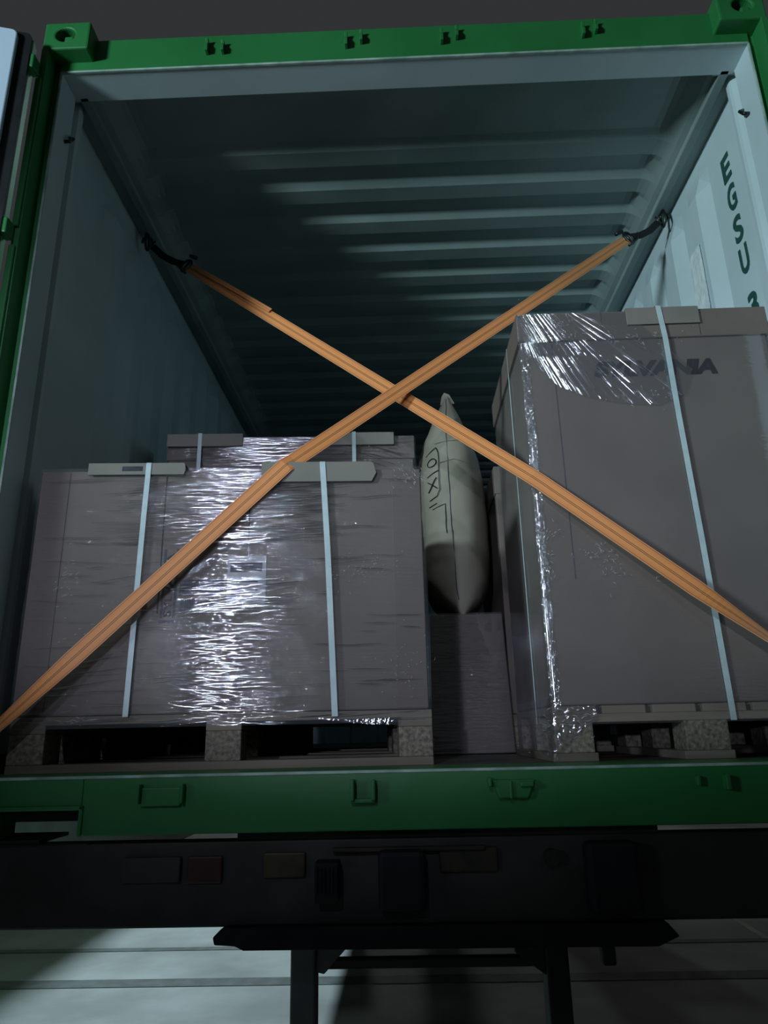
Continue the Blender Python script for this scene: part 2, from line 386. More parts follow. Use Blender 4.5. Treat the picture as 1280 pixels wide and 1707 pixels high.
rb.build('roof_panel', 'roofp', CT, fix=False, solid=0)
MB().box(-1.21, 1.21, .1, L, 2.395, 2.40).build('roof_skin', 'green', CT)
for sx in (-1, 1):
    a, c = sorted((sx * 1.122, sx * 1.156))
    b = MB().box(a, c, .10, L, 2.280, 2.36); a, c = sorted((sx * 1.15, sx * 1.215)); b.box(a, c, .10, L, 2.300, 2.41)
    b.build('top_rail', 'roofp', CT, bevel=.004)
# --- side walls
prof = [(.104, 1.207), (.122, 1.207), (.146, 1.174), (.160, 1.171), (.178, 1.173), (.225, 1.202), (.46, 1.205), (.53, 1.173), (.60, 1.172)]
yy = .60
while yy < L - .35:
    prof += [(yy + .068, 1.206), (yy + .138, 1.206), (yy + .206, 1.172), (yy + .276, 1.172)]; yy += .276
prof.append((L, 1.172))
for sx in (-1, 1):
    b = MB(); zs = [0.0, 2.08, 2.12, 2.20, 2.24, 2.30]
    for (q, x) in prof:
        for z in zs: b.v.append((sx * (x + (max(x, 1.208) - x) * (sstep(2.10, 2.24, z) if q > .2 else 0)), q, z))
    nz = len(zs)
    for a in range(len(prof) - 1):
        for c in range(nz - 1): b.f.append((a * nz + c, a * nz + c + 1, (a + 1) * nz + c + 1, (a + 1) * nz + c))
    wo = b.build('side_wall', 'white', CT, fix=False, solid=0)
    MB().box(*sorted((sx * 1.212, sx * 1.219)), .1, L, 0, 2.3).build('outer_skin', 'green', CT)
    if sx == 1: wall_r = wo
# end wall
b = MB(); q = -1.17; pr = []
while q < 1.17:
    pr += [(q, L - .04), (q + .11, L - .04), (q + .14, L), (q + .25, L)]; q += .28
for (x, y) in pr:
    b.v.append((x, y, 0)); b.v.append((x, y, 2.38))
for a in range(len(pr) - 1): b.f.append((2 * a, 2 * a + 1, 2 * a + 3, 2 * a + 2))
b.build('end_wall', 'white', CT, fix=False)
# --- lettering down the right wall
zt = 2.075
for ch, z1, z0 in (('E', 2.118, 2.013), ('G', 1.987, 1.880), ('S', 1.850, 1.744), ('U', 1.720, 1.612), ('3', 1.530, 1.424)):
    text_mesh(ch, .14, lambda u, v, w_, z0=z0, z1=z1: (1.2005 + w_ , .357 - .060 * u, z0 + (z1 - z0) * v), 'stencil_letter', 'greentext', CT, bold=.0035)
# crinkled document pouch on the wall
b = MB().grid(lambda u, v: (1.168 - .004 * abs(noise.noise(Vector((u * 5, v * 12, 0)))), .66 - .105 * u, 1.58 + .335 * v + .0 * u), 8, 24)
po = b.build('document_pouch', 'pouch', wall_r, smooth=True)
b = MB().grid(lambda u, v: (1.168 + .036 * u - .004, .545 - .075 * u, 1.56 + .36 * v), 4, 24)
# --- doors (left leaf folded back, inner side towards the camera)
def door(sx, ang):
    hx, hy = sx * 1.234, -.075
    d = Vector((sx * math.cos(ang), -math.sin(ang), 0)); n_ = Vector((-sx * d.y * 0, 0, 0))
    nrm = Vector((-math.sin(ang) * sx * 1.0, -math.cos(ang), 0))   # inner face normal, towards the camera side
    b = MB()
    def slab(mb, u0, u1, z0, z1, t0, t1, rad=0):
        cs = []
        if rad:
            for (cu, cz, a0) in ((u1 - rad, z0 + rad, -90), (u1 - rad, z1 - rad, 0), (u0 + rad, z1 - rad, 90), (u0 + rad, z0 + rad, 180)):
                for k in range(6):
                    t = math.radians(a0 + 18 * k); cs.append((cu + rad * math.cos(t), cz + rad * math.sin(t)))
        else: cs = [(u0, z0), (u1, z0), (u1, z1), (u0, z1)]
        i_ = len(mb.v); n = len(cs)
        for t in (t0, t1):
            for (u, z) in cs:
                p = Vector((hx, hy, 0)) + d * u + nrm * t; mb.v.append((p.x, p.y, z))
        mb.f.append(tuple(i_ + k for k in range(n))); mb.f.append(tuple(i_ + n + k for k in reversed(range(n))))
        for k in range(n): mb.f.append((i_ + k, i_ + n + k, i_ + n + (k + 1) % n, i_ + (k + 1) % n))
    fr = MB(); slab(fr, 0, 1.17, -.11, 2.33, -.03, .012)
    fo = fr.build('door', 'green', CT, bevel=.003)
    ga = MB(); slab(ga, .000, 1.165, -.10, 2.335, .012, .030, .02); ga.build('gasket', 'rubber', fo)
    pa = MB(); slab(pa, .040, 1.12, -.06, 2.325, .020, .046, .02); pa.build('inner_panel', 'doorwhite', fo, bevel=.004)
    return fo
door(-1, math.radians(14))

# ============================================================ TRAILER CHASSIS
TR = thing('trailer_chassis', 'dark grimy rear end of the trailer frame carrying the green container', 'trailer', (0, .1, -1.4))
rbm = MB().box(-1.22, 1.22, .02, .075, -.345, -.158).build('rear_beam', 'chassis', TR, bevel=.006)
for x0, x1 in ((-.50, .56),):
    MB().box(-.47, .55, .03, .19, -.158, -.138).build('bolster_plate', 'chassis', TR)
MB().box(-1.22, -.96, .03, .19, -.158, -.150).build('bolster_plate', 'chassis', TR)
for x in (-.48, .40):
    MB().box(x, x + .12, .2, 9, -.42, -.14).build('main_rail', 'chassis', TR, bevel=.004)
MB().prism([(-.512, -.360), (-.485, -.340), (.535, -.343), (.560, -.372), (.510, -.392), (-.440, -.388), (-.460, -.379), (-.508, -.376)], 'y', -.005, .06).build('bumper_plate', 'rubber', TR, bevel=.003)
for x, w_, h_ in ((-.245, .055, .085), (-.07, .11, .13), (.42, .12, .15)):
    b = MB().box(x - w_ / 2, x + w_ / 2, -.035, .02, -.225 - h_ / 2 - .02, -.225 + h_ / 2 - .02)
    if w_ < .08:
        for k in range(6): b.box(x - w_ / 2 + .004 + k * .009, x - w_ / 2 + .008 + k * .009, -.040, -.035, -.225 - h_ / 2, -.225 + h_ / 2 - .03)
    b.build('rubber_buffer', 'rubber', TR, bevel=.012)
for x0, x1, z0, z1 in ((-.74, -.60, -.245, -.19), ):
    MB().box(x0, x1, .005, .02, z0, z1).build('number_plate_holder', 'chassis', TR, bevel=.003)
MB().box(-.40, -.30, .008, .02, -.24, -.185).build('marker_lamp', 'amber', TR, bevel=.004)
MB().box(-.585, -.50, .010, .02, -.25, -.19).build('marker_lamp', 'red', TR, bevel=.004)
MB().box(.02, .16, .008, .02, -.235, -.18).build('grime_plate', 'grime', TR, bevel=.01)
MB().box(-.235, .13, -.004, .02, -.186, -.176).build('rub_strip', 'grime', TR, bevel=.004)
MB().tube([(.285, .02, -.205), (.285, -.004, -.205)], .018, 16).build('bolt_head', 'grime', TR)
MB().tube([(-.13, .30, -.405), (.33, .30, -.405)], .006, 8).build('air_line', 'rubber', TR, smooth=True)
# guard legs
def leg(x0, x1, mat):
    return MB().box(x0, x1, .28, .36, -.98, -.34).build('leg', mat, TR, bevel=.006)
leg(-.373, -.307, 'litsteel'); leg(.298, .358, 'chassis')  # left leg and gusset paler: light on them painted into the colour
MB().box(-.31, .30, .30, .33, -.512, -.488).build('cross_tube', 'chassis', TR, bevel=.004)
MB().prism([(-.307, -.515), (-.285, -.520), (-.225, -.46), (-.235, -.38), (-.262, -.38), (-.305, -.45)], 'y', .29, .315).build('gusset', 'litsteel', TR, bevel=.003)
MB().prism([(.298, -.53), (.22, -.475), (.22, -.38), (.30, -.38)], 'y', .29, .315).build('gusset', 'chassis', TR, bevel=.003)
MB().box(.44, .475, .25, .29, -.50, -.38).build('hose_bracket', 'chassis', TR, bevel=.006)
MB().box(-1.1, 1.1, .27, .37, -1.1, -.98).build('guard_bar', 'litsteel', TR, bevel=.01)
# wheels further under the frame (out of the photo's view from here, they carry the trailer)
for sx in (-1, 1):
    for yw in (5.4, 6.7):
        pts = [(sx * .72, yw, -.9), (sx * .74, yw, -.9), (sx * 1.10, yw, -.9), (sx * 1.12, yw, -.9)]
        MB().tube(pts, [.42, .5, .5, .42], 32).build('wheel', 'rubber', TR)
for yw in (5.4, 6.7):
    MB().tube([(-.75, yw, -.9), (.75, yw, -.9)], .07, 12).build('axle', 'chassis', TR)

# ============================================================ PALLETS
def pallet(label, x0, x1, y0, y1, n_along, blocks, group=None, boards_along='y'):
    P_ = thing('wooden_pallet', label, 'pallet', ((x0 + x1) / 2, (y0 + y1) / 2, 0))
    W_ = x1 - x0; D_ = y1 - y0
    if boards_along == 'x':    # long side faces the door: deck boards run along x
        n = 7; bw = .105
        for k in range(n):
            y = y0 + (D_ - bw) * k / (n - 1)
            MB().box(x0, x1, y, y + bw, .122, .144).build('deck_board', 'wood', P_, bevel=.002)
        for (a, c) in blocks:
            MB().box(a, c, y0, y1, .100, .122).build('stringer_board', 'wood', P_, bevel=.002)
        for j in range(3):
            y = y0 + (D_ - .10) * j / 2
            MB().box(x0, x1, y, y + .10, 0, .022).build('bottom_board', 'wood', P_, bevel=.002)
            for (a, c) in blocks: MB().box(a, c, y, y + .10, .022, .100).build('block', 'chip', P_, bevel=.003)
    else:
        n = 6; bw = .118
        gap = (W_ - bw * n) / (n - 1)
        for k in range(n):
            x = x0 + (bw + gap) * k
            MB().box(x, x + bw, y0, y1, .122, .144).build('deck_board', 'wood', P_, bevel=.002)
        for j in range(3):
            y = y0 + (D_ - .10) * j / 2
            MB().box(x0, x1, y, y + .10, .100, .122).build('stringer_board', 'wood', P_, bevel=.002)
            for (a, c) in blocks: MB().box(a, c, y, y + .10, .022, .100).build('block', 'chip', P_, bevel=.003)
        for (a, c) in blocks: MB().box(a - .008, c + .008, y0, y1, 0, .022).build('bottom_board', 'wood', P_, bevel=.002)
    return P_
PL = pallet('wooden pallet under the wide low wrapped carton at front left', -1.110, .022, .17, .97, 7, ((-1.110, -1.015), (-.590, -.495), (-.070, .022)), boards_along='x')
pallet('wooden pallet under the tall wrapped carton at front right', .352, 1.150, .18, .84, 6, ((.352, .458), (.705, .822), (1.05, 1.150)))
PB = pallet('wooden pallet under the rear wrapped carton, seen in the dark behind', -1.06, .023, 1.05, 1.85, 7, ((-1.06, -.96), (-.57, -.47), (-.077, .023)), boards_along='x')

# ============================================================ LEFT FRONT LOAD
YAW = math.radians(3.7); PIV = Vector((.022, .17, 0))
def swing(o, piv=None, yaw=None):
    piv = piv or PIV; yaw = yaw or YAW
    o.location = piv + Matrix.Rotation(yaw, 3, 'Z') @ (Vector(o.location) - piv); o.rotation_euler.z = yaw
def fl(x, z):
    """a mark read off a square-on face -> its place along the slightly turned face"""
    c = Vector((-.0495, -1.8542, .0818)); d = Vector((x, .17, z)) - c
    t = (.17 + math.tan(YAW) * (c.x - .022) - c.y) / (d.y - math.tan(YAW) * d.x)
    q = c + d * t
    return ((q.x - .022) / math.cos(YAW) + .022, q.z)
LB = thing('wrapped_carton', 'wide low kraft carton in glinting stretch film at front left, strapped to a pallet', 'carton', (-.56, .57, .144))
MB().box(-1.115, .016, .178, .965, .146, .852).build('carton_body', 'kraft', LB, bevel=.005)
# panel seams of the carton sleeve
for x, zz in ((-.745, .42), (-.495, .585)):
    MB().box(x - .0015, x + .0015, .1765, .180, zz, .850).build('panel_seam', 'ink', LB)
def shell(x0, x1, y0, y1, z0, z1, n=40, amp=.004, r=.018):
    """film pulled round the load: closed wall with rounded corners and slight waviness"""
    mb = MB(); ring = []
    for (cx, cy, a0) in ((x1 - r, y0 + r, -90), (x1 - r, y1 - r, 0), (x0 + r, y1 - r, 90), (x0 + r, y0 + r, 180)):
        for k in range(5):
            t = math.radians(a0 + 22.5 * k); ring.append((cx + r * math.cos(t), cy + r * math.sin(t), math.cos(t), math.sin(t)))
    full = []
    for k in range(len(ring)):
        a = ring[k]; c = ring[(k + 1) % len(ring)]; full.append(a)
        dist = math.hypot(c[0] - a[0], c[1] - a[1])
        if dist > .1:
            m_ = int(dist / .03)
            for q in range(1, m_):
                t = q / m_; full.append((a[0] + (c[0] - a[0]) * t, a[1] + (c[1] - a[1]) * t, a[2], a[3]))
    nn = len(full)
    for j in range(n + 1):
        z = z0 + (z1 - z0) * j / n
        for (x, y, nx_, ny_) in full:
            d_ = amp * (noise.noise(Vector((x * 2.2 + 5, y * 2.2, z * 26))) * .35 + noise.noise(Vector((x * 1.1, y, z * 5 + 9))) * .6)
            mb.v.append((x + nx_ * (d_ + amp * .6), y + ny_ * (d_ + amp * .6), z))
    for j in range(n):
        for k in range(nn): mb.f.append((j * nn + k, j * nn + (k + 1) % nn, (j + 1) * nn + (k + 1) % nn, (j + 1) * nn + k))
    return mb
shell(-1.120, .024, .170, .972, .112, .856, 60).build('stretch_film', 'film', LB, smooth=True)
# grey edge boards on the top rim, under the bands
def edge_board(x0, x1, zt, h_, yf, P_, cut=0.0, tilt=0.0):
    b = MB(); b.prism([(x0, zt - h_ + tilt), (x1 - cut, zt - h_ - tilt), (x1, zt - h_ * .55 - tilt), (x1 - cut * .6, zt), (x0, zt)], 'y', yf - .006, yf)
    b.box(x0, x1 - cut, yf - .006, yf + .06, zt - .001, zt + .003)
    return b.build('edge_board', 'board', P_, bevel=.001)
edge_board(-.975, -.688, .868, .034, .168, LB, .004)
edge_board(-.462, -.118, .868, .060, .168, LB, .014)
MB().box(-.875, -.815, .1612, .1625, .845, .860).build('board_stamp', 'inkpurple', LB)
def band(pts, w_, P_, yb=None):
    """flat strapping band following points on the face (x, y, z), width along x"""
    mb = MB(); n = len(pts)
    for k, (x, y, z) in enumerate(pts):
        for dx, dy in ((-w_ / 2, 0), (w_ / 2, 0), (w_ / 2, .0012), (-w_ / 2, .0012)): mb.v.append((x + dx, y + dy, z + (0)))
    for k in range(n - 1):
        for j in range(4): mb.f.append((4 * k + j, 4 * k + (j + 1) % 4, 4 * k + 4 + (j + 1) % 4, 4 * k + 4 + j))
    mb.f.append((0, 1, 2, 3)); mb.f.append((4 * n - 4, 4 * n - 3, 4 * n - 2, 4 * n - 1))
    return mb.build('strapping_band', 'band', P_)
band([(-.797, .30, .871), (-.797, .161, .871), (-.797, .1595, .866), (-.800, .160, .70), (-.805, .160, .14)], .0150, LB)
band([(-.280, .30, .871), (-.280, .161, .871), (-.280, .1595, .866), (-.264, .160, .6), (-.243, .160, .13)], .0165, LB)
# print and labels on the front
yk = .1772
def fbox(mb, x0, x1, ya, yb, z0, z1):
    a = fl(x0, z0); c = fl(x1, z1); mb.box(a[0], c[0], ya, yb, a[1], c[1]); return mb
b = MB(); fbox(b, -.752, -.746, yk - .0012, yk, .415, .62); fbox(b, -.716, -.708, yk - .0012, yk, .415, .62); fbox(b, -.754, -.708, yk - .0012, yk, .400, .408)
b.build('side_banner', 'inkpurple', LB)
def wordpt(u, v, w_):
    a = fl(-.7195 - .024 * v, .418 + .19 * u); return (a[0], yk - .0008, a[1])
text_mesh('SYLVANIA', .04, wordpt, 'printed_word', 'inkpurple', LB, bold=.001)
fbox(MB(), -.700, -.570, yk - .0012, yk, .480, .525).build('dark_label', 'inkpurple', LB)
b = MB(); x = -.695
while x < -.60:
    w_ = random.choice((.0015, .003, .0045)); fbox(b, x, x + w_, yk - .0012, yk, .430, .470); x += w_ + random.choice((.002, .0035))
b.build('barcode', 'inkpurple', LB)
fbox(MB(), -.560, -.447, yk - .0010, yk, .455, .592).build('paper_label', 'label', LB)
b = MB(); fbox(b, -.553, -.458, yk - .0018, yk - .001, .545, .572); b.build('label_header', 'inkpurple', LB)
b = MB()
for k in range(5): fbox(b, -.548, -.50 + .03 * (k % 2), yk - .0018, yk - .001, .525 - k * .012, .529 - k * .012)
b.build('label_print', 'inkpurple', LB)
for x0, x1 in ((-1.112, -1.030), (-.072, .0135)):  # slightly darker strips at both ends of the front face
    MB().box(x0, x1, .1755, .1785, .150, .846).build('end_strip', 'kraftdark', LB, bevel=.001)
b = MB().grid(lambda u, v: (-.30 + .235 * u, .168 - .002 * math.sin(u * 9), .128 - .022 * u * v - .006 * math.sin(u * 3)), 20, 6)
b.build('film_tail', 'film_crumple', LB, smooth=True)
def wrinkles(x0, x1, zs, yf, P_, seed):
    """fine ridges where the stretched film has necked into horizontal strands"""
    R_ = random.Random(seed); mb = MB()
    for (z0, z1, n, a0, da, xa, xb) in zs:
        for k in range(n):
            z = R_.uniform(z0, z1); L_ = R_.uniform(.04, .22); x = R_.uniform(xa, xb); a = math.radians(R_.gauss(a0, da))
            ph = R_.uniform(0, 6.3); am = R_.uniform(.0006, .0022); fr = R_.uniform(18, 45); pts = []; n_ = max(4, int(L_ / .012)); sa = R_.uniform(.0, .0012)
            for q in range(n_ + 1):
                t = q / n_ - .5; u = x + L_ * t
                if not (x0 < u < x1): continue
                pts.append((u, yf - .0005 - am * .5 * (1 + math.sin(u * fr + ph)), z + math.tan(a) * L_ * t + sa * math.sin(u * 60 + ph)))
            if len(pts) > 3:
                rr = R_.uniform(.0005, .0011); m_ = len(pts)
                mb.tube(pts, [rr * (.25 + .75 * math.sin(math.pi * q / (m_ - 1))) for q in range(m_)], 8, cap=False)
    o = mb.build('film_wrinkles', 'film_wrinkle', P_, smooth=True); o['kind'] = 'stuff'; return o
wrinkles(-1.10, .01, ((.62, .848, 300, 1, 2, -.85, -.25), (.42, .52, 70, 4, 3, -.62, -.42), (.15, .37, 75, -3, 7, -.64, -.50), (.15, .84, 90, 1, 3, -1.05, 0.0), (.118, .15, 22, 1, 2, -1.0, 0)), .1675, LB, 21)
swing(LB); swing(PL)

# ============================================================ RIGHT FRONT LOAD
RB = thing('wrapped_carton', 'tall printed kraft carton in clear film at front right, lidded, on a pallet', 'carton', (.74, .5, .144))
MB().box(.356, 1.142, .190, .845, .146, 1.355).build('carton_body', 'kraft', RB, bevel=.005)
MB().box(.346, 1.150, .179, .855, 1.278, 1.378).build('carton_lid', 'kraftlid', RB, bevel=.003)
for x in (.455, ):
    MB().box(x - .001, x + .001, .1885, .191, .5, 1.27).build('panel_seam', 'inkpurple', RB)
for x in (.62, .93):
    MB().box(x, x + .0015, .1782, .180, 1.282, 1.376).build('lid_crease', 'inkpurple', RB)
shell(.352, 1.149, .182, .850, .095, 1.285, 60, amp=.003, r=.012).build('stretch_film', 'film_right', RB, smooth=True)
b = MB(); b.box(.700, .932, .170, .177, 1.322, 1.381); b.box(.700, .932, .170, .23, 1.379, 1.383)
b.build('edge_board', 'board', RB, bevel=.001)
band([(.803, .30, 1.387), (.803, .168, 1.387), (.804, .1665, 1.380), (.812, .1675, 1.27), (.818, .172, 1.0), (.828, .172, .6), (.836, .172, .135), (.836, .172, .098)], .0165, RB)
text_mesh('SYLVANIA', .08, lambda u, v, w_: (.580 + .389 * u, .1888 - .0004 + w_ * .3, 1.146 + .056 * v), 'printed_word', 'ink', RB, bold=.0044, shear=.18, spacing=.95)
# band seen on the left side of the carton
MB().box(.3455, .3470, .40, .4035, .10, 1.38).build('side_band', 'band', RB)
# crumpled film gathered down the front left corner
def corner_gather(u, v):
    z = .14 + 1.14 * v; t = u * math.pi * .5
    a = .004 + .004 * noise.noise(Vector((z * 14, 3, u * 3))) + .004 * noise.noise(Vector((z * 60, u * 9, 1)))
    off = .004 * noise.noise(Vector((z * 9, 7, 0)))
    return (.352 + .012 - (a + .006) * math.cos(t) * 1.0 + (.014 * u if u > .5 else 0) + off, .182 + .012 - (a + .004) * math.sin(t) * 1.0, z)
MB().grid(corner_gather, 14, 240).build('film_gather', 'film_crumple', RB, smooth=False)
# torn film pulled across the lid in a fan of folds
V3 = lambda x, z: Vector((x, 0, z))
ori = V3(.330, 1.392)
outl = [(0.0, (.345, 1.262)), (.12, (.40, 1.19)), (.30, (.46, 1.115)), (.48, (.545, 1.075)), (.64, (.655, 1.05)), (.76, (.765, 1.04)), (.86, (.85, 1.075)), (.93, (.885, 1.16)), (1.0, (.70, 1.372))]
def rim(u):
    for k in range(len(outl) - 1):
        a, pa = outl[k]; c, pc = outl[k + 1]
        if u <= c:
            t = (u - a) / (c - a); return V3(pa[0] + (pc[0] - pa[0]) * t, pa[1] + (pc[1] - pa[1]) * t)
    return V3(*outl[-1][1])
def fan(u, v):
    top = V3(.347 + .33 * max(0, u - .25) ** 1.3 , 1.374)
    p_ = top.lerp(rim(u), v)
    ph = u * 34 + 1.2 * noise.noise(Vector((u * 5, v * .8, 0)))
    fold = (1 - abs(math.sin(ph))) ** 3 * .008 + (1 - abs(math.sin(ph * 2.3 + 1))) ** 4 * .004
    fold *= (.4 + .6 * abs(noise.noise(Vector((u * 12, v * 2.5, 9)))) * 2) * (1 - .4 * u)
    yb = .1755 if p_.z > 1.27 else .1755 + .006 * min(1, (1.27 - p_.z) / .05)
    return (p_.x, yb - .002 - abs(fold), p_.z)
MB().grid(fan, 420, 50).build('film_fan', 'film_fold', RB, smooth=True)
# loose film round the pallet's front left block
def skirt(u, v):
    x = .345 + .13 * u; z = .145 - (.135 - .05 * u) * v * (1 - .55 * u)
    return (x, .172 - .006 * abs(noise.noise(Vector((u * 9, v * 9, 2)))), z)
MB().grid(skirt, 30, 26).build('film_skirt', 'film_crumple', RB, smooth=True)
def sideskirt(u, v):
    y = .172 + .62 * u; z = .17 - .155 * v
    return (.3455 - .010 * abs(noise.noise(Vector((u * 12, v * 5, 8)))) - .012 * math.exp(-((v - .25) / .12) ** 2) * (.5 + .5 * math.sin(u * 17)), y, z)
MB().grid(sideskirt, 60, 20).build('film_skirt', 'film_crumple', RB, smooth=True)

# short creased edges of film that stand off the faces
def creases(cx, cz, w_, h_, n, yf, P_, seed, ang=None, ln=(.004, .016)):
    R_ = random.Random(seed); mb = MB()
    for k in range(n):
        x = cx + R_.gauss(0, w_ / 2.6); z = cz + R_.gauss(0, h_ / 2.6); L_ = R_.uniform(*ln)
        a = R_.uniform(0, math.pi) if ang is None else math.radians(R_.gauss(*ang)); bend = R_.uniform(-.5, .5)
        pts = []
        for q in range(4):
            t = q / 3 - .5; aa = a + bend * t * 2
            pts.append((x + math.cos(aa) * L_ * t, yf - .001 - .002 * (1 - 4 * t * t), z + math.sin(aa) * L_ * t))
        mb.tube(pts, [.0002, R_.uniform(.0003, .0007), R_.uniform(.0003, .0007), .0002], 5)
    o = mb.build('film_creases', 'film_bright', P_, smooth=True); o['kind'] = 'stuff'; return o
creases(.515, .575, .07, .05, 26, .181, RB, 1); creases(.56, .52, .06, .06, 26, .181, RB, 2); creases(.70, .50, .07, .02, 9, .181, RB, 3)
creases(.375, .60, .03, .16, 40, .178, RB, 4); creases(.40, .64, .05, .03, 8, .181, RB, 9)
creases(.45, 1.30, .14, .08, 70, .175, RB, 12, (-50, 25)); creases(.365, 1.0, .016, .45, 120, .178, RB, 13, None, (.002, .009)); creases(.364, .35, .014, .35, 70, .178, RB, 14, (95, 20), (.003, .02))
creases(.72, 1.27, .20, .04, 30, .174, RB, 15, (-40, 40)); creases(.74, 1.07, .16, .05, 22, .178, RB, 16, (-50, 30)); creases(.40, .10, .10, .05, 40, .168, RB, 17, (10, 30), (.004, .03))
creases(-.17, .54, .16, .07, 60, .162, LB, 5, None, (.002, .008)); creases(-.05, .26, .10, .12, 45, .162, LB, 6, None, (.002, .009))
creases(-1.00, .50, .05, .16, 26, .162, LB, 7, (5, 15), (.004, .022)); creases(-.02, .82, .07, .05, 50, .160, LB, 8, (-50, 25)); creases(-.95, .36, .10, .05, 12, .162, LB, 10, (5, 15))
creases(-.93, .13, .10, .02, 16, .158, LB, 11, (3, 10), (.005, .03))

# ============================================================ REAR LOAD
BB = thing('wrapped_carton', 'rear kraft carton in film, its top showing behind the wide low carton', 'carton', (-.52, 1.45, .144))
MB().box(-1.052, .016, 1.060, 1.84, .146, 1.330).build('carton_body', 'kraft', BB, bevel=.005)
MB().box(-1.058, .022, 1.052, 1.85, 1.235, 1.342).build('carton_lid', 'kraftlid', BB, bevel=.003)
shell(-1.062, .026, 1.047, 1.855, .12, 1.335, 60, .004).build('stretch_film', 'film', BB, smooth=True)
wrinkles(-1.05, .015, ((1.20, 1.335, 260, 0, 3, -.95, -.25), (1.20, 1.335, 40, -3, 12, -.3, 0.0)), 1.0435, BB, 22)
for x0, x1 in ((-1.055, -.728), (-.38, -.068)):
    b = MB(); b.box(x0, x1, 1.030, 1.038, 1.292, 1.348); b.box(x0, x1, 1.030, 1.09, 1.346, 1.350); b.build('edge_board', 'board', BB, bevel=.001)
band([(-.913, 1.2, 1.353), (-.913, 1.029, 1.353), (-.913, 1.028, 1.348), (-.913, 1.028, .14)], .0165, BB)
band([(-.243, 1.2, 1.353), (-.243, 1.029, 1.353), (-.243, 1.028, 1.348), (-.240, 1.028, .14)], .0165, BB)

pallet('wooden pallet deep behind the front right pallet, glimpsed through its opening', .36, 1.150, 1.05, 1.80, 6, ((.36, .46), (.62, .74), (1.05, 1.150)))
CB = thing('wrapped_carton', 'dark carton deep behind the tall front right carton, glimpsed past the paper bag', 'carton', (.755, 1.4, .144))
MB().box(.366, 1.142, 1.06, 1.795, .146, 1.18).build('carton_body', 'kraft', CB, bevel=.005)
MB().box(.362, 1.146, 1.056, 1.799, 1.06, 1.185).build('carton_lid', 'kraftlid', CB, bevel=.003)

for o_ in (BB, PB): swing(o_, Vector((.023, 1.05, 0)), math.radians(3.0))

# ============================================================ SMALL CARTON IN THE GAP
SB = thing('wrapped_carton', 'small low film-wrapped carton standing on the floor in the gap between the loads', 'carton', (.2, 1.0, 0))
MB().prism([(.050, .004), (.362, .004), (.345, .532), (.060, .532)], 'y', .985, 1.035).build('carton_body', 'kraft', SB, bevel=.005)
SBs = MB().grid(lambda u, v: (.046 + (.320 - .022 * v) * u, .978 - .004 * abs(noise.noise(Vector((u * 4, v * 9, 0)))), .004 + .532 * v), 24, 60)
SBs.build('stretch_film', 'film_small', SB, smooth=True)

# ============================================================ DUNNAGE BAG
DB = thing('dunnage_bag', 'inflated kraft paper dunnage bag printed with symbols, wedged upright between the loads', 'airbag', (.19, 1.3, .55))
zb0, zb1 = .525, 1.50
def halfw(t):      # half thickness up the bag
    keys = [(0, .012), (.03, .055), (.08, .105), (.16, .138), (.30, .152), (.48, .158), (.62, .154), (.74, .140), (.84, .110), (.92, .072), (.97, .040), (1, .014)]
    for k in range(len(keys) - 1):
        if t <= keys[k + 1][0]:
            a, c = keys[k], keys[k + 1]; q = (t - a[0]) / (c[0] - a[0]); return a[1] + (c[1] - a[1]) * q
    return keys[-1][1]
def cx_at(t): return .192 - .020 * t
def bagpt(a, t):
    """a: angle round the section (0 = front ridge), t: height"""
    hw = halfw(t) * 1.03; z = zb0 + (zb1 - zb0) * t
    dep = .34 * (1 - .30 * abs(2 * t - 1) ** 3)
    x = cx_at(t) + hw * math.copysign(abs(math.sin(a)) ** .72, math.sin(a))
    y = .965 + (1.0 - abs(math.cos(a)) ** 1.15 * (1 if math.cos(a) > 0 else -1)) * dep * .9 + .03 * (2 * t - 1) ** 2
    wr = .004 * noise.noise(Vector((x * 18, z * 7, a))) * min(1, hw / .1) + .003 * noise.noise(Vector((x * 6, z * 24, 2)))
    x += wr; y += wr * 1.5
    return (x, y, z)
bagb = MB().grid(lambda u, v: bagpt(u * 2 * math.pi, v), 72, 90, closed_u=True)
bag = bagb.build('bag_body', 'bag', DB, smooth=True)
# seam: flat fin at top, fold line down the ridge, cross creases
fin = MB().prism([(cx_at(1) - .030, 1.465), (cx_at(1) - .022, 1.505), (cx_at(1) - .010, 1.525), (cx_at(1) + .012, 1.515), (cx_at(1) + .034, 1.47)], 'y', 1.01, 1.018)
fin.build('top_fin', 'bag', DB, bevel=.001)
b = MB(); b.tube([Vector(bagpt(-.06, k / 60)) + Vector((0, -.0015, 0)) for k in range(4, 60)], .0015, 6); b.build('ridge_seam', 'inkpurple', DB)
def onbag(x, z):
    t = (z - zb0) / (zb1 - zb0); hw = halfw(t); s_ = max(-1, min(1, (x - cx_at(t)) / hw))
    a = math.copysign(math.asin(min(1, abs(s_) ** (1 / .72))), s_)
    q = Vector(bagpt(a, t)); return q + Vector((.0015 if x > cx_at(t) else -.0015, -.0025, 0))
def stroke(mb, pts, r=.0016):
    out = []
    for k in range(len(pts) - 1):
        for q in range(6):
            t = q / 6; out.append(onbag(pts[k][0] * (1 - t) + pts[k + 1][0] * t, pts[k][1] * (1 - t) + pts[k + 1][1] * t))
    out.append(onbag(*pts[-1])); mb.tube(out, r, 6)
b = MB()
fx = lambda px: .058 + (px - 700) * .00242      # small helper: metres across the bag from the photo's scale
fz = lambda py: 1.0 + (870 - (795 + (py - 769) * 1.13)) * .00251
stroke(b, [(fx(707), fz(753)), (fx(724), fz(746)), (fx(727), fz(755)), (fx(727), fz(815)), (fx(722), fz(824)), (fx(710), fz(828))])
stroke(b, [(fx(708), fz(790)), (fx(727), fz(784))])
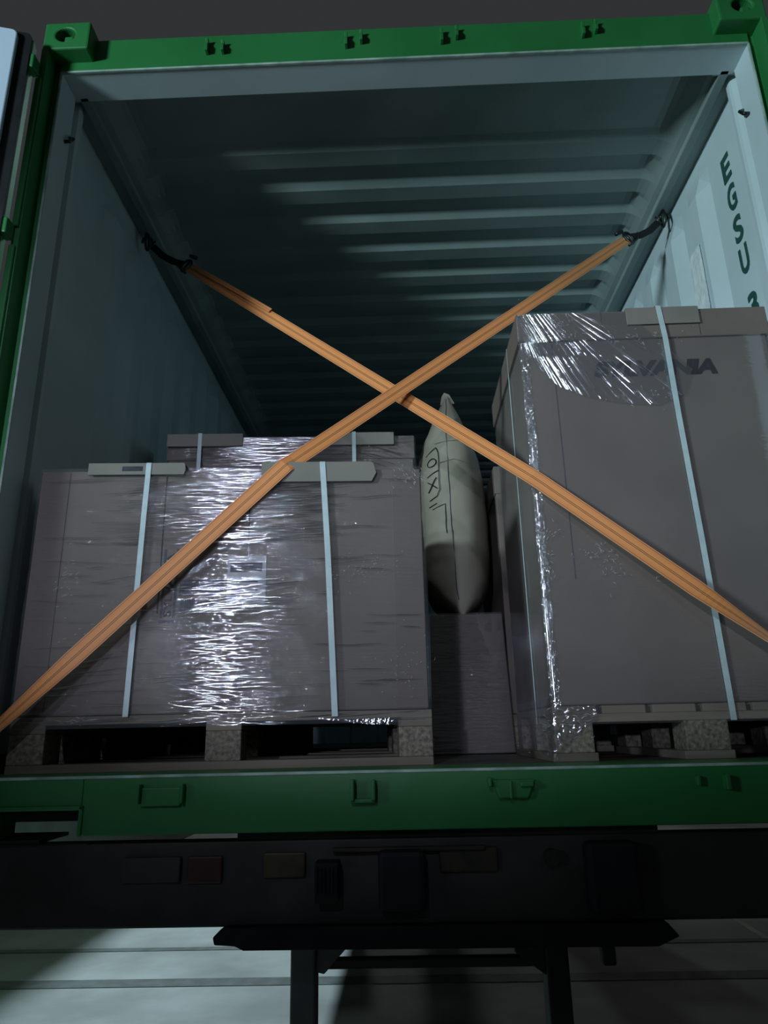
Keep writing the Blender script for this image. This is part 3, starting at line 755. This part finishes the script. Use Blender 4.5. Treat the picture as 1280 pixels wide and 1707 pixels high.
stroke(b, [(fx(709), fz(815)), (fx(723), fz(795))], .0022); stroke(b, [(fx(709), fz(799)), (fx(723), fz(812))], .0022)
cen = (fx(716), fz(769)); stroke(b, [(cen[0] + .017 * math.cos(t), cen[1] + .019 * math.sin(t)) for t in [k * math.pi / 6 for k in range(13)]], .002)
stroke(b, [(fx(709), fz(838)), (fx(721), fz(835))], .002)
stroke(b, [(fx(714), fz(843)), (fx(735), fz(838)), (fx(735), fz(882))])
b.build('printed_symbols', 'ink', DB)
b = MB(); stroke(b, [(fx(722), fz(739)), (fx(770), fz(736))], .001); stroke(b, [(fx(728), fz(772)), (fx(752), fz(768)), (fx(770), fz(772)), (fx(785), fz(780))], .0012)
b.build('paper_creases', 'baginner', DB)

# ============================================================ LASHING STRAPS
def ribbon(path, P_, name='webbing', mat='webbing', width=.05, thick=.0022, sub=14):
    """path: (point, width direction, width scale) stations"""
    st = []
    for k in range(len(path) - 1):
        (p0, d0, s0), (p1, d1, s1) = path[k], path[k + 1]
        for q in range(sub):
            t = q / sub; st.append((Vector(p0).lerp(Vector(p1), t), Vector(d0).lerp(Vector(d1), t).normalized(), s0 + (s1 - s0) * t))
    p, d, s_ = path[-1]; st.append((Vector(p), Vector(d).normalized(), s_))
    verts = []; faces = []; uvs = []; dist = 0
    for k, (p, d, s_) in enumerate(st):
        tg = (st[min(k + 1, len(st) - 1)][0] - st[max(k - 1, 0)][0]).normalized()
        d = (d - tg * d.dot(tg)).normalized(); n = tg.cross(d).normalized()
        if k: dist += (p - st[k - 1][0]).length
        for sd, v in ((-1, 0), (1, 1)):
            for tt in (-1, 1): verts.append(p + d * sd * width / 2 * s_ + n * tt * thick / 2)
        uvs.append(dist)
    me = bpy.data.meshes.new(name); base = Vector(P_['_w'])
    uvdat = []
    for k in range(len(st) - 1):
        a = 4 * k
        for q in ((0, 2, 6, 4), (1, 5, 7, 3), (0, 4, 5, 1), (2, 3, 7, 6)):
            faces.append(tuple(a + j for j in q))
            uvdat.append([(uvs[k + (1 if j >= 4 else 0)], (1 if (j % 4) >= 2 else 0)) for j in q])
    faces.append((0, 1, 3, 2)); uvdat.append([(0, .02)] * 4); e = 4 * (len(st) - 1); faces.append((e, e + 2, e + 3, e + 1)); uvdat.append([(0, .02)] * 4)
    me.from_pydata([tuple(v - base) for v in verts], [], faces)
    ul = me.uv_layers.new(name='UVMap'); flat = [c for f in uvdat for c in f]
    for k, c in enumerate(flat): ul.data[k].uv = c
    me.materials.append(M[mat]); o = bpy.data.objects.new(name, me); COL.objects.link(o); o.parent = P_; o['_w'] = list(base)
    return o
camloc = Vector((-0.0495, -1.8542, 0.0818))
def face_dir(a, b_, tilt=0.0):
    """width direction of a strap lying flat towards the doorway, rolled a little about its run"""
    tg = (Vector(b_) - Vector(a)).normalized(); n = Vector((0, -1, 0)); n = (n - tg * n.dot(tg)).normalized()
    d = n.cross(tg); return (Matrix.Rotation(tilt, 3, tg) @ d)
A0 = (-1.088, .03, .135); A1 = (-.388, .132, .860); A1b = (-.366, .148, .880); A3 = (.975, .785, 2.122)
SA = thing('lashing_strap', 'orange webbing strap from lower left post to upper right rail, crossing on top', 'strap', A0)
dA = face_dir(A0, A1); dA2 = face_dir(A1b, A3)
mid = Vector(A0).lerp(Vector(A1), .22)
ribbon([((-1.150, .02, .07), dA + Vector((0, .9, .2)), .8), (A0, dA + Vector((0, .55, 0)), .9), (tuple(mid), dA, 1), (A1, dA, 1), (A1b, dA2, 1), (tuple(Vector(A1b).lerp(Vector(A3), .85)), dA2, 1), (A3, dA2, .92)], SA)
B3 = (-.955, .80, 2.075); B1 = (.348, .163, .812); B1b = (.372, .160, .792); B0 = (1.12, .05, .128)
Bm = Vector(B1b).lerp(Vector(B0), .52); Bn = Vector(B1b).lerp(Vector(B0), .75)
SB2 = thing('lashing_strap', 'orange webbing strap from upper left rail to lower right post, crossing beneath', 'strap', B0)
dB = face_dir(B3, B1); dB2 = face_dir(B1b, B0)
ribbon([(B3, dB, .9), (tuple(Vector(B3).lerp(Vector(B1), .1)), dB, 1), (B1, dB, 1), (B1b, dB2, 1), (tuple(Bm), dB2, 1), (tuple(Bn), dB2 + Vector((0, .9, 0)), .9), (B0, dB2 + Vector((0, 2.2, 0)), .9)], SB2)
# loose tail lying along the upper left strap
t0 = Vector(B3).lerp(Vector(B1), .02) + Vector((.006, -.006, .010)); t1 = Vector(B3).lerp(Vector(B1), .31) + Vector((.008, -.006, .020))
ribbon([(tuple(t0), dB, .4), (tuple(t0.lerp(t1, .5) + Vector((0, -.003, .001))), dB, .4), (tuple(t1), dB, .4)], SB2, 'strap_tail')
# rail end hardware: buckle, short dark strap, hook and ring
def hardware(end, ring, P_, sx):
    end = Vector(end); ring = Vector(ring); d = (ring - end)
    p = lambda t: tuple(end + d * t)
    dn = d.normalized(); up = Vector((0, 0, 1)); up = (up - dn * up.dot(dn)).normalized(); sd = dn.cross(up)
    bk = MB(); bk.torus(end + dn * .012, dn, up, .020, .005, 16, 8, .032)
    bk.tube([end + dn * .012 - up * .030, end + dn * .012 + up * .030], .006, 8)
    bk.tube([end - up * .03 - dn * .01, end - up * .02 + dn * .05, end + up * .0 + dn * .07], .006, 8)
    bk.tube([end + up * .05 - dn * .015 - sd * .012, end + up * .045 + dn * .02 - sd * .012], .009, 8)
    bk.build('cam_buckle', 'steel', P_, smooth=True)
    sag = Vector((0, 0, -.018))
    pts = [end + dn * .03 + d * .0, end + d * .35 + sag, end + d * .62 + sag * 1.2, end + d * .86 + sag * .3]
    ribbon([(tuple(q), up, .62) for q in pts], P_, 'hook_strap', 'rubber')
    hk = MB(); c = end + d * .88
    hk.tube([c, c + dn * .02 + up * .02, c + dn * .045 + up * .025, c + dn * .06 + up * .005, c + dn * .05 - up * .015], .006, 8)
    hk.tube([c - up * .018, c + up * .024], .005, 8)
    hk.build('hook', 'steel', P_, smooth=True)
    MB().torus(ring, Vector((0, 1, 0)), Vector((0, 0, 1)), .022, .006, 18, 8, .040).build('lashing_ring', 'steel', CT, smooth=True)
hardware(A3, (1.160, .815, 2.248), SA, 1)
hardware(B3, (-1.160, .825, 2.235), SB2, -1)
# lower lashing points at the posts
for sx, zz, yy in ((-1, .055, .02), (1, .11, .05)):
    MB().torus((sx * 1.160, yy, zz), (0, 1, 0), (0, 0, 1), .022, .006, 18, 8, .034).build('lashing_ring', 'steel', CT, smooth=True)

for o in list(bpy.data.objects):
    if '_w' in o: del o['_w']
